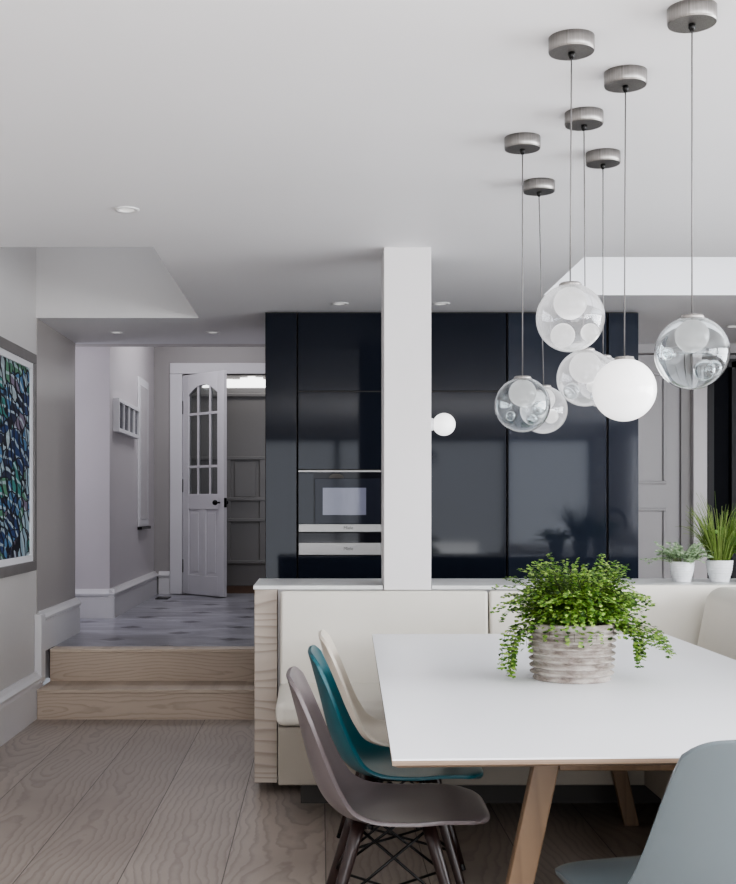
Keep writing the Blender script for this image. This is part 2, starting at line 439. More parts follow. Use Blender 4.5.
# rear wall with glazed doors
bm = bmesh.new()
bx(bm, WL-.15, -1.0, -3.25, -3.1, 0, CZ); bx(bm, 3.9, XR+.15, -3.25, -3.1, 0, CZ); bx(bm, -1.0, 3.9, -3.25, -3.1, 2.25, CZ)
struct(obj('wall_rear', bm, M['wall']))
w = struct(empty('window_2', (1.4, -3.17, 0)))
bm = bmesh.new()
for k in range(5):
    x = -1.0 + (4.9-.07)*k/4; bx(bm, x, x+.07, -3.2, -3.13, 0, 2.25)
bx(bm, -1, 3.9, -3.2, -3.13, 0, .07); bx(bm, -1, 3.9, -3.2, -3.13, 2.18, 2.25)
obj('window_frame', bm, M['black_metal'], w)

# kitchen back walls
bm = bmesh.new(); bx(bm, -.30, 1.98, 7.66, BK, 0, CZ)
struct(obj('wall_kitchen', bm, M['wall']))

# hall walls
bm = bmesh.new(); bx(bm, -3.2, -1.66, 9.47, 12.0, HF-.2, 3.3)
struct(obj('wall_hall_left', bm, M['hallwall']))
bm = bmesh.new()
bx(bm, -1.66, -1.375, 12.0, 12.12, HF-.2, 3.3); bx(bm, -1.375, -.47, 12.0, 12.12, HF+2.20, 3.3); bx(bm, -.47, -.2, 12.0, 12.12, HF-.2, 3.3)
struct(obj('wall_hall_back', bm, M['hallback']))
bm = bmesh.new(); bx(bm, -.31, -.2, BK, 12.0, 0, 3.3)
struct(obj('wall_hall_right', bm, M['taupe']))
bm = bmesh.new(); bx(bm, -3.3, .7, BK+.15, 13.6, 3.3, 3.4)
struct(obj('ceiling_hall', bm, M['ceil']))
bm = bmesh.new(); bx(bm, -3.3, -3.2, BK-.2, 9.6, HF-.2, 3.3)
bx(bm, -3.2, WL-.15, BK-.14, BK-.04, HF-.2, 3.3)
struct(obj('wall_hall_far_left', bm, M['hallwall']))
bm = bmesh.new(); bx(bm, -3.0, -1.6, 12.12, 13.5, HF, 3.3) ; bx(bm, .5, .6, 12.12, 13.5, HF, 3.3)
struct(obj('wall_porch', bm, M['taupe']))

# baseboards
bm = bmesh.new(); sweep_profile(bm, (WL,-3.1), (WL,7.28), base_prof(0,.27), (1,0))
struct(obj('baseboard_left', bm, M['trim']))
bm = bmesh.new(); sweep_profile(bm, (WL,7.30), (WL,BK-.02), base_prof(HF,.245), (1,0))
struct(obj('baseboard_left_upper', bm, M['trim']))
bm = bmesh.new(); bx(bm, WL, WL+.044, 7.20, 7.31, .20, .612)
struct(obj('trim_step_upstand', bm, M['trim'], bevel=.006))
bm = bmesh.new(); bp = base_prof(HF,.23)
sweep_profile(bm, (-3.2,9.47), (-1.615,9.47), bp, (0,-1))
sweep_profile(bm, (-1.66,9.43), (-1.66,12.0), bp, (1,0))
struct(obj('baseboard_hall', bm, M['trim']))
bm = bmesh.new(); sweep_profile(bm, (-1.61,12.0), (-1.50,12.0), base_prof(HF,.23), (0,-1))
struct(obj('baseboard_hall_back', bm, M['trim']))

# column between kitchen and dining side
bm = bmesh.new(); bx(bm, .280, .487, 5.255, 5.478, .897, CZ)
struct(obj('wall_column', bm, M['column'], bevel=.003))

# ------------------------------------------------------------------ hall door
d1 = struct(empty('door_1', (-1.375, 11.995, HF)))
bm = bmesh.new()
bx(bm, -1.50, -1.375, 11.975, 12.03, HF, HF+2.20); bx(bm, -1.50, -.32, 11.975, 12.03, HF+2.20, HF+2.31); bx(bm, -.47, -.32, 11.975, 12.03, HF, HF+2.20)
obj('door_frame', bm, M['door'], d1, bevel=.008)
# leaf built in local axes then turned
L, H, T = .665, 2.185, .042
def leaf_bm():
    bm = bmesh.new()
    bx(bm, 0, .10, 0, T, .008, H); bx(bm, L-.10, L, 0, T, .008, H)
    bx(bm, .10, L-.10, 0, T, .008, .20); bx(bm, .10, L-.10, 0, T, .85, 1.0)
    bx(bm, L/2-.045, L/2+.045, 0, T, .20, .85)
    # arched top rail
    n = 44; x0, x1 = .10, L-.10
    for i in range(n):
        a, b_ = x0+(x1-x0)*i/n, x0+(x1-x0)*(i+1)/n
        def zz(x): u = (x-L/2)/((x1-x0)/2); return 1.98 + .09*(1-u*u)
        bx(bm, a, b_, 0, T, (zz(a)+zz(b_))/2, H)
    # sunk panels
    for a, b_ in ((.10, L/2-.045), (L/2+.045, L-.10)):
        bx(bm, a, b_, .012, T-.012, .20, .85)
        bx(bm, a+.035, b_-.035, .006, T-.006, .235, .815)
    return bm
def xf(o):
    o.matrix_parent_inverse = Matrix.Identity(4)
    o.rotation_euler = (0, 0, R(-47.4)); return o
def local(name, bm, m, parent, **k):
    me_o = obj(name, bm, m, None, **k); me_o.parent = parent; return me_o
leaf = xf(local('door_leaf', leaf_bm(), M['door'], d1, bevel=.004))
bm = bmesh.new()
for x in (L*.37, L*.66): bx(bm, x-.012, x+.012, .008, T-.008, 1.0, 2.09)
for z in (1.27, 1.79): bx(bm, .10, L-.10, .008, T-.008, z-.012, z+.012)
local('glazing_bar', bm, M['door'], leaf)
bm = bmesh.new(); bx(bm, .10, L-.10, T/2-.002, T/2+.002, 1.0, 2.08)
local('glass_pane', bm, M['pane'], leaf)
bm = bmesh.new()
tube(bm, [(L-.055,-.004,.915),(L-.055,-.045,.915)], .009, 10); sphere(bm, (L-.055,-.06,.915), .026, 16, 10); 
tube(bm, [(L-.055,T,.915),(L-.055,T+.03,.915)], .009, 10); sphere(bm, (L-.055,T+.035,.915), .020, 16, 10)
k = local('door_knob', bm, M['black_metal'], leaf, smooth=True)
bm = bmesh.new(); bx(bm, L, L+.003, .006, T-.006, .87, .96); local('lock_plate', bm, M['black_metal'], leaf)
for z in (.22, 1.02, 1.80):
    bm = bmesh.new(); bx(bm, -.010, .012, -.006, .004, z, z+.13); tube(bm, [(-.004,-.008,z-.01),(-.004,-.008,z+.14)], .008, 8)
    local('hinge', bm, M['black_metal'], leaf)

# porch panelling + fanlight behind
d2 = struct(empty('door_2', (-.7, 13.3, HF)))
bm = bmesh.new(); bx(bm, -1.6, .5, 13.30, 13.4, HF, 3.3)
obj('door_panel', bm, M['taupe'], d2)
bm = bmesh.new()
def zY(y, Y=13.28): return 1.27 + (505-y)*Y/1200
for y in (395, 458, 499, 520, 562): bx(bm, -1.55, .45, 13.27, 13.30, zY(y)-.02, zY(y)+.02)
for x in (-1.04, -.62): bx(bm, x-.05, x+.05, 13.275, 13.30, zY(562), zY(458))
for (a, b_) in ((-1.00,-.66),(-.58,-.2)):
    bx(bm, a+.05, b_-.05, 13.285, 13.30, zY(497), zY(462))
obj('panel_moulding', bm, M['taupe'], d2, bevel=.008)
bm = bmesh.new()
n = 18; x0, x1 = -1.3, 0.2
for i in range(n):
    a, b_ = x0+(x1-x0)*i/n, x0+(x1-x0)*(i+1)/n
    bx(bm, a, b_, 13.28, 13.295, 2.57, 2.675+.018*math.sin(i*1.3))
obj('fanlight_glass', bm, M['daylight'], d2)

# narrow side panel on the hall wall and small items
w3 = struct(empty('window_3', (-1.6, 11.1, 1.05)))
bm = bmesh.new(); bx(bm, -1.66, -1.645, 10.90, 11.52, 1.07, 2.44); obj('window_frame', bm, M['whiteframe'], w3, bevel=.006)
bm = bmesh.new(); bx(bm, -1.646, -1.642, 10.97, 11.45, 1.14, 2.37); obj('window_pane', bm, mat('pale_pane', (.72,.70,.72), .1), w3)
bm = bmesh.new(); bx(bm, -1.66, -1.62, 10.92, 11.50, 1.045, 1.07); obj('window_sill', bm, M['black_metal'], w3)
bm = bmesh.new(); bx(bm, -1.56, -1.44, 11.35, 11.62, HF, HF+.006)
tag(obj('floor_grille', bm, M['black_metal'], origin=(-1.5,11.5,HF)), 'small black grille set in the grey hall floor by the left baseboard', 'floor grille')
# white box frame with dark panes on the hall side wall
fr = thing('box_frame', 'white wall box frame holding four dark upright panes in the hall', 'picture frame', (-1.66, 10.0, 1.85))
bm = bmesh.new()
y0, y1, z0, z1 = 9.62, 10.72, 1.86, 2.13
bx(bm, -1.66, -1.61, y0, y1, z1-.03, z1); bx(bm, -1.66, -1.61, y0, y1, z0, z0+.03)
bx(bm, -1.66, -1.61, y0, y0+.03, z0+.03, z1-.03); bx(bm, -1.66, -1.61, y1-.03, y1, z0+.03, z1-.03)
for k in range(1,4): y = y0+(y1-y0)*k/4; bx(bm, -1.66, -1.612, y-.015, y+.015, z0+.03, z1-.03)
obj('frame', bm, M['whiteframe'], fr)
for k in range(4):
    ya = y0+.04+(y1-y0-.05)*k/4
    bm = bmesh.new(); bx(bm, -1.655, -1.625, ya, ya+.225, z0+.035, z1-.035); obj('pane', bm, mat('dark_pane', (.04,.04,.06), .2), fr)

# ------------------------------------------------------------------ framed abstract on the left wall
art = thing('framed_painting', 'large abstract painting in blues and greens, white liner and grey frame, on left wall', 'painting', (WL, 6.35, .88))
ya, yb, za, zb = 5.62, 7.08, .885, 2.155
fw, lw = .058, .036
def ring(bm, ya, yb, za, zb, w, x0, x1):
    bx(bm, x0, x1, ya, yb, za, za+w); bx(bm, x0, x1, ya, yb, zb-w, zb)
    bx(bm, x0, x1, ya, ya+w, za+w, zb-w); bx(bm, x0, x1, yb-w, yb, za+w, zb-w)
bm = bmesh.new(); ring(bm, ya, yb, za, zb, fw, WL+.002, WL+.045); obj('frame', bm, M['artframe'], art, bevel=.003)
bm = bmesh.new(); ring(bm, ya+fw, yb-fw, za+fw, zb-fw, lw, WL+.004, WL+.036); obj('liner', bm, M['whiteframe'], art)
bm = bmesh.new(); q = fw+lw; bx(bm, WL+.004, WL+.024, ya+q, yb-q, za+q, zb-q); obj('canvas', bm, M['canvas'], art)

# ------------------------------------------------------------------ kitchen tall cabinets
FY = 6.99; BYK = 7.66
M['navy_reflect'] = paint('navy_reflect_gloss', (.020,.025,.038), .05, .05)  # lighter, bluer base paints in reflected window light on the right-hand doors
M['navy_reflect'].node_tree.nodes['Principled BSDF'].inputs['Specular IOR Level'].default_value = .34
def cabinet(label, x0, x1, doors, name='tall_cabinet'):
    t = thing(name, label, 'cabinet', ((x0+x1)/2, FY+.02, 0), 'glossy navy tall kitchen cabinets')
    bm = bmesh.new(); bx(bm, x0, x1, FY+.026, BYK-.004, .0, 2.396); obj('carcass', bm, M['dark'], t)
    for (za, zb) in doors:
        box('door', x0+.003, x1-.003, FY, FY+.022, za, zb, M['navy_reflect'] if x0 > 1 else M['navy'], t, .0015, 1)
    return t
cabinet('narrow glossy navy end panel at the left of the tall cabinets, beside the hall', -.32, -.134, [(.1,2.388)])
cabinet('glossy navy tall cabinet holding the built-in steam oven and warming drawer', -.130, .472, [(.1,.975),(1.478,1.928),(1.936,2.388)])
cabinet('glossy navy tall cabinet just right of the column, split by one high horizontal joint', .476, 1.088, [(.1,1.928),(1.936,2.388)])
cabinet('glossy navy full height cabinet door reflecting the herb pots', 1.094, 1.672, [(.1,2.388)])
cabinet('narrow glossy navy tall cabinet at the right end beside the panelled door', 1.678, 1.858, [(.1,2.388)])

def text(name, s, size, loc, m, parent):
    c = bpy.data.curves.new(name, 'FONT'); c.body = s; c.size = size; c.align_x = 'CENTER'; c.align_y = 'CENTER'; c.extrude = .0005
    o = bpy.data.objects.new(name, c); COL.objects.link(o)
    dg = bpy.context.evaluated_depsgraph_get(); dg.update()
    me = bpy.data.meshes.new_from_object(o.evaluated_get(dg)); bpy.data.objects.remove(o)
    me.transform(Matrix.Rotation(PI/2, 4, 'X')); me.materials.append(m)
    o = bpy.data.objects.new(name, me); COL.objects.link(o); o.parent = parent; o.location = Vector(loc) - wloc(parent); return o
ov = thing('steam_oven', 'black glass steam oven with pale window, built into cabinet left of column', 'oven', (.17, FY, 1.11))
box('body', -.126, .468, FY+.004, FY+.024, 1.112, 1.462, M['glassblack'], ov, .001, 1)
box('control_panel', -.126, -.036, FY-.008, FY+.004, 1.16, 1.455, M['navy'], ov, .001, 1)
dr = box('oven_door', -.030, .350, FY-.018, FY+.004, 1.16, 1.425, mat('oven_door_glass', (.018,.020,.030), .07, 0, Specular_IOR_Level=.2), ov, .002, 1)
box('window', .016, .268, FY-.0195, FY-.017, 1.212, 1.37, M['ovenwin'], dr)
bm = bmesh.new()
for i in range(8):
    a0, a1 = PI*i/8, PI*(i+1)/8
    bm.faces.new([bm.verts.new(p) for p in ((.095,FY-.02,1.425),(.095+.045*math.cos(a0),FY-.02,1.425+.028*math.sin(a0)),(.095+.045*math.cos(a1),FY-.02,1.425+.028*math.sin(a1)))])
obj('handle', bm, M['dark'], dr)
box('top_strip', -.126, .468, FY-.006, FY+.004, 1.462, 1.472, M['steel'], ov)
s = box('steel_strip', -.124, .466, FY-.014, FY+.004, 1.114, 1.158, M['steel'], ov, .001, 1)
text('lettering', 'Miele', .026, (.165, FY-.0150, 1.137), M['steel_dark'], s)
wd = thing('warming_drawer', 'black warming drawer with a wide steel strip under the steam oven', 'warming drawer', (.17, FY, .98))
box('drawer_front', -.126, .468, FY+.002, FY+.024, .980, 1.108, M['glassblack'], wd, .001, 1)
s = box('steel_strip', -.124, .466, FY-.014, FY+.002, .980, 1.050, M['steel'], wd, .001, 1)
text('lettering', 'Miele', .026, (.165, FY-.0150, 1.016), M['steel_dark'], s)

# ------------------------------------------------------------------ panelled door and post at the right back
bm = bmesh.new()
bx(bm, 1.98, XR, BK+.12, BK+.22, 0, CZ); bx(bm, 1.98, XR, BK-.02, BK+.12, 2.335, CZ)
struct(obj('wall_back_right', bm, M['taupe_l']))
d3 = struct(empty('door_3', (2.2, BK, 0)))
bm = bmesh.new(); bx(bm, 1.99, 2.54, BK+.05, BK+.11, 0, 2.33)
obj('door_leaf', bm, M['taupe_l'], d3)
bm = bmesh.new()
def fr4(x0, x1, z0, z1, w=.022):
    bx(bm, x0, x1, BK+.03, BK+.05, z0, z0+w); bx(bm, x0, x1, BK+.03, BK+.05, z1-w, z1); bx(bm, x0, x0+w, BK+.03, BK+.05, z0+w, z1-w); bx(bm, x1-w, x1, BK+.03, BK+.05, z0+w, z1-w)
def z83(y): return 1.27+(505-y)*BK/1200
fr4(2.02, 2.44, z83(484), z83(372)); fr4(2.02, 2.44, .3, z83(508))
obj('panel_moulding', bm, M['taupe_l'], d3, bevel=.006)
bm = bmesh.new(); bx(bm, 2.54, 2.61, BK+.02, BK+.12, 0, 2.335); struct(obj('trim_dark_reveal', bm, M['taupe']))
bm = bmesh.new(); bx(bm, 2.61, 2.71, BK-.03, BK+.12, 0, 2.335); struct(obj('trim_door_post', bm, M['hallwall'], bevel=.006))
w = struct(empty('window_4', (3.2, BK, 0)))
bm = bmesh.new(); bx(bm, 2.71, 3.9, BK+.08, BK+.11, 0, 2.28); obj('window_pane', bm, mat('night_glass', (.006,.007,.012), .5, 0, Specular_IOR_Level=.1), w)
bm = bmesh.new()
for x in (2.73, 2.90, 3.35, 3.84): bx(bm, x, x+.045, BK+.03, BK+.08, 0, 2.28)
bx(bm, 2.71, 3.9, BK+.03, BK+.08, 2.24, 2.30)
obj('window_frame', bm, mat('dark_frame', (.014,.014,.018), .5), w)

# ------------------------------------------------------------------ peninsula, worktop, banquette
PX0, PX1 = -.288, 2.62
pn = thing('kitchen_peninsula', 'low peninsula with washed oak end panel between dining bench and kitchen', 'peninsula', (.7, 5.5, 0))
bm = bmesh.new(); bx(bm, PX0+.102, PX1, 5.30, 5.74, .05, .899); 
obj('carcass', bm, M['column'], pn)
bm = bmesh.new(); bx(bm, 1.85, PX1, 3.0, 5.262, 0, .899); struct(obj('wall_bench_return', bm, M['column']))
box('end_panel', PX0, PX0+.10, 5.27, 5.745, .05, .899, M['endwood'], pn, .002, 1)
bm = bmesh.new(); bx(bm, PX0+.07, PX1-.04, 5.50, 5.70, 0, .05); obj('plinth', bm, M['dark'], pn)
for k in range(5):
    x = PX0+.104+k*.56
    box('door', x+.002, x+.556, 5.742, 5.764, .1, .895, M['navy'], pn, .0015, 1)
wt = thing('stone_worktop', 'pale grey stone worktop capping the peninsula around the column', 'worktop', (.7, 5.5, .90))
bm = bmesh.new()
bx(bm, PX0-.004, .276, 5.262, 5.775, .900, .9165); bx(bm, .491, PX1+.02, 5.262, 5.775, .900, .9165); bx(bm, .276, .491, 5.482, 5.775, .900, .9165)
bx(bm, 1.83, PX1+.02, 2.98, 5.262, .900, .9165)
obj('slab', bm, M['stone'], wt)

def cushion(name, pts, m, parent, bev=.03, bulge=0.0, axis=None, n=10):
    """soft slab from 8 corners (x,y,z ordered like bx), subdivided and slightly bulged"""
    bm = bmesh.new()
    P = [Vector(p) for p in pts]
    def tri(u, v, w):
        a = P[0].lerp(P[1], u); b_ = P[3].lerp(P[2], u); c = P[4].lerp(P[5], u); d = P[7].lerp(P[6], u)
        return a.lerp(b_, v).lerp(c.lerp(d, v), w)
    vs = bx(bm, 0, 1, 0, 1, 0, 1)
    for v, p in zip(vs, P): v.co = p
    o = obj(name, bm, m, parent, bevel=bev, seg=5)
    return o
bn = thing('banquette_bench', 'cream leather corner banquette bench built against the peninsula', 'bench', (.7, 4.95, 0))
bx0 = -.172
cushion('seat_cushion', [(bx0-.006,4.775,.385),(1.828,4.775,.385),(1.828,5.22,.385),(bx0-.006,5.22,.385),(bx0-.006,4.775,.485),(1.828,4.775,.485),(1.828,5.22,.505),(bx0-.006,5.22,.505)], M['leather'], bn, .035)
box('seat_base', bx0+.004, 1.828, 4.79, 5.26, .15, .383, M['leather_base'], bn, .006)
box('plinth', bx0+.09, 1.828, 5.11, 5.26, 0, .15, M['dark'], bn)
def back(x0, x1, z1=.896):
    cushion('backrest', [(x0,5.165,.49),(x1,5.165,.49),(x1,5.2605,.49),(x0,5.2605,.49),(x0,5.215,z1),(x1,5.215,z1),(x1,5.2605,z1),(x0,5.2605,z1)], M['leather'], bn, .014)
back(bx0, .730); back(.736, 1.205); back(1.210, 1.828, .922)
# return along the right side
cushion('seat_cushion', [(1.28,3.05,.385),(1.828,3.05,.385),(1.828,4.78,.385),(1.28,4.78,.385),(1.28,3.05,.485),(1.828,3.05,.495),(1.828,4.78,.495),(1.28,4.78,.485)], M['leather'], bn, .035)
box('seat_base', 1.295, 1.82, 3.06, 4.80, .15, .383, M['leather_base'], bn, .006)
box('plinth', 1.50, 1.82, 3.08, 5.12, 0, .15, M['dark'], bn)
cushion('backrest', [(1.56,3.06,.49),(1.828,3.06,.49),(1.828,5.13,.49),(1.56,5.13,.49),(1.645,3.06,.924),(1.828,3.06,.924),(1.828,5.13,.924),(1.645,5.13,.924)], M['leather'], bn, .06)

# tap on the worktop beyond the right edge (seen mirrored in the cabinets)
tp = thing('kitchen_tap', 'dark swan neck kitchen tap on the worktop, seen mirrored in the navy cabinets', 'tap', (2.05, 5.34, .9165))
bm = bmesh.new(); lathe(bm, [(0,.9165),(.028,.9165),(.028,.925),(.018,.932),(.018,.98),(0,.98)], 2.05, 5.34, 20); obj('base', bm, M['chrome'], tp, smooth=True)
bm = bmesh.new(); pts = [(2.05,5.34,.96),(2.05,5.34,1.15)]
for i in range(1,12):
    a = PI*i/11; pts.append((2.05+.075-.075*math.cos(a), 5.34, 1.15+.09*math.sin(a)))
pts.append((2.20,5.34,1.09)); tube(bm, pts, .012, 12); obj('spout', bm, M['chrome'], tp, smooth=True)
bm = bmesh.new(); tube(bm, [(2.05,5.33,.96),(2.05,5.28,.99)], .006, 8); obj('lever', bm, M['chrome'], tp, smooth=True)

# ------------------------------------------------------------------ dining table
tb = thing('dining_table', 'long white topped dining table with plywood edge and slanted oak legs', 'table', (.78, 3.7, 0))
def slab_quad(bm, q, z0, z1):
    vs = [bm.verts.new((x,y,z0)) for x,y in q] + [bm.verts.new((x,y,z1)) for x,y in q]
    for f in ((0,3,2,1),(4,5,6,7),(0,1,5,4),(1,2,6,5),(2,3,7,6),(3,0,4,7)): bm.faces.new([vs[i] for i in f])
Q = [(.151,2.504),(1.42,2.56),(1.42,4.94),(.214,4.93)]
bm = bmesh.new(); slab_quad(bm, Q, .736, .740); obj('tabletop', bm, M['table'], tb)
def inset(q, d): 
    c = Vector((sum(x for x,_ in q)/4, sum(y for _,y in q)/4)); return [tuple(Vector(p)+(c-Vector(p)).normalized()*d) for p in q]
bm = bmesh.new(); slab_quad(bm, Q, .726, .7358)
vs = [bm.verts.new((x,y,.726)) for x,y in Q]; vb = [bm.verts.new((x,y,.716)) for x,y in inset(Q,.03)]
for i in range(4): j=(i+1)%4; bm.faces.new((vs[i],vs[j],vb[j],vb[i]))
bm.faces.new(vb)
obj('tabletop_edge', bm, M['ply'], tb)
def leg_bm(xt, xf_, y, w=.060, th=.034):
    bm = bmesh.new()
    for z, x in ((.0, xf_), (.715, xt)):
        pass
    a = [(xf_-w/2,y-th/2,0),(xf_+w/2,y-th/2,0),(xf_+w/2,y+th/2,0),(xf_-w/2,y+th/2,0),(xt-w/2,y-th/2,.715),(xt+w/2,y-th/2,.715),(xt+w/2,y+th/2,.715),(xt-w/2,y+th/2,.715)]
    vs = [bm.verts.new(p) for p in a]
    for f in ((0,3,2,1),(4,5,6,7),(0,1,5,4),(1,2,6,5),(2,3,7,6),(3,0,4,7)): bm.faces.new([vs[i] for i in f])
    return bm
for y in (2.75, 4.765):
    xl = .525 if y < 3 else .53
    obj('leg', leg_bm(xl, xl-.155, y), M['oak'], tb, bevel=.004)
    obj('leg', leg_bm(1.075, 1.235, y), M['oak'], tb, bevel=.004)
    box('crossbar', xl+.02, 1.06, y-.02, y+.02, .665, .715, M['oak'], tb, .003)
box('stretcher', .79, .83, 2.77, 4.745, .67, .71, M['oak'], tb, .003)

# ------------------------------------------------------------------ moulded side chairs
def catmull(P, t):
    n = len(P)-1; f = t*n; i = min(int(f), n-1); u = f-i
    p0 = P[max(i-1,0)]; p1 = P[i]; p2 = P[i+1]; p3 = P[min(i+2,n)]
    return tuple(.5*((2*b)+(-a+c)*u+(2*a-5*b+4*c-d)*u*u+(-a+3*b-3*c+d)*u**3) for a,b,c,d in zip(p0,p1,p2,p3))
# profile: (x forward, z, half width, edge lift)
PR = [(.250,.410,.172,.0),(.254,.424,.190,.0),(.238,.438,.205,.0),(.14,.439,.224,.004),(.03,.427,.232,.012),(-.07,.420,.234,.028),(-.145,.435,.232,.048),(-.198,.483,.226,.060),(-.228,.553,.215,.056),(-.250,.635,.203,.046),(-.270,.715,.192,.034),(-.287,.780,.178,.022),(-.296,.814,.160,.012)]
def chair_shell():
    bm = bmesh.new(); NT_, NS = 60, 32; G = []
    for i in range(NT_+1):
        row = []
        for j in range(NS+1):
            s = -1 + 2*j/NS; t = i/NT_
            cor = .075*abs(s)**6
            tt = t if t < .5 else t - (t-.5)*2*cor*1.1
            tt = min(max(tt, 0), 1)
            x, z, w, e = catmull(PR, tt)
            x2, z2, _, _ = catmull(PR, min(tt+.01, 1)); x1, z1, _, _ = catmull(PR, max(tt-.01, 0))
            x -= .080*abs(s)**4*max(0, 1-t/.32)
            if t < .17: z += (.4385-z)*abs(s)**2.5*.92
            tx, tz = x2-x1, z2-z1; l = math.hypot(tx, tz) or 1
            nx, nz = tz/l, -tx/l           # up on the seat, forward on the back
            lift = e*abs(s)**2.6
            row.append(bm.verts.new((x+nx*lift, s*w*(1-.04*abs(s)**3), z+nz*lift)))
        G.append(row)
    for i in range(NT_):
        for j in range(NS): bm.faces.new((G[i][j], G[i][j+1], G[i+1][j+1], G[i+1][j]))
    return bm
LEGT = [(.090,.125),(.090,-.125),(-.105,.12),(-.105,-.12)]
LEGB = [(.205,.205),(.205,-.205),(-.225,.20),(-.225,-.20)]
def lp(k, z):
    u = z/.40; a, b = LEGB[k], LEGT[k]; return (a[0]+(b[0]-a[0])*u, a[1]+(b[1]-a[1])*u, z)
def make_chair(label, m, group=None):
    r = thing('moulded_chair', label, 'chair', (0,0,0), group)
    sh = obj('seat_shell', chair_shell(), m, r, smooth=True)
    md = sh.modifiers.new('th', 'SOLIDIFY'); md.thickness = .011; md.offset = 0
    md = sh.modifiers.new('bv', 'BEVEL'); md.width = .002; md.segments = 2
    for k in range(4):
        bm = bmesh.new(); lathe_pts = [lp(k, z) for z in (.02,.12,.25,.34,.425)]
        tube(bm, lathe_pts, .0125, 14, .020); l = obj('leg', bm, M['wenge'], r, smooth=True)
        bm = bmesh.new(); tube(bm, [lp(k,0), lp(k,.022)], .0115, 12); obj('foot_glide', bm, M['black_metal'], l)
    bm = bmesh.new(); w = .0042
    for a, b in ((0,1),(2,3),(0,2),(1,3)):
        tube(bm, [lp(a,.405), lp(b,.20)], w, 8); tube(bm, [lp(b,.405), lp(a,.20)], w, 8)
    for a, b in ((0,3),(1,2)): tube(bm, [lp(a,.20), lp(b,.20)], w, 8)
    for a, b in ((0,2),(1,3),(0,1),(2,3)): tube(bm, [lp(a,.412), lp(b,.412)], .005, 8)
    obj('wire_brace', bm, M['black_metal'], r, smooth=True)
    for sx in (-.075,.065):
        for sy in (-.11,.11):
            bm = bmesh.new(); lathe(bm, [(0,.400),(.014,.400),(.014,.4145),(0,.4145)], sx, sy, 12)
            obj('shell_mount', bm, M['black_metal'], r)
    return r
def plastic(n, c): return paint(n, c, .30, .02, 4)
c1 = make_chair('mauve grey moulded chair nearest the camera in the row left of the table', plastic('shell_mauve', (.145,.124,.127)))
c1.location = (.208, 3.36, 0); c1.rotation_euler.z = R(-1)
c2 = make_chair('teal moulded chair in the middle of the row left of the table', plastic('shell_teal', (.012,.10,.125)))
c2.location = (.262, 3.89, 0); c2.rotation_euler.z = R(-1)
c3 = make_chair('cream white moulded chair farthest back in the row left of the table', plastic('shell_cream', (.72,.66,.57)))
c3.location = (.295, 4.38, 0); c3.rotation_euler.z = R(-1)
c4 = make_chair('blue grey moulded chair in the right foreground, seen from behind at the table end', plastic('shell_bluegrey', (.115,.14,.152)))
c4.location = (.775, 2.57, 0); c4.rotation_euler.z = R(106)

for c_ in (c1, c2, c3): c_.scale.z = .986
c4.scale.z = 1.012

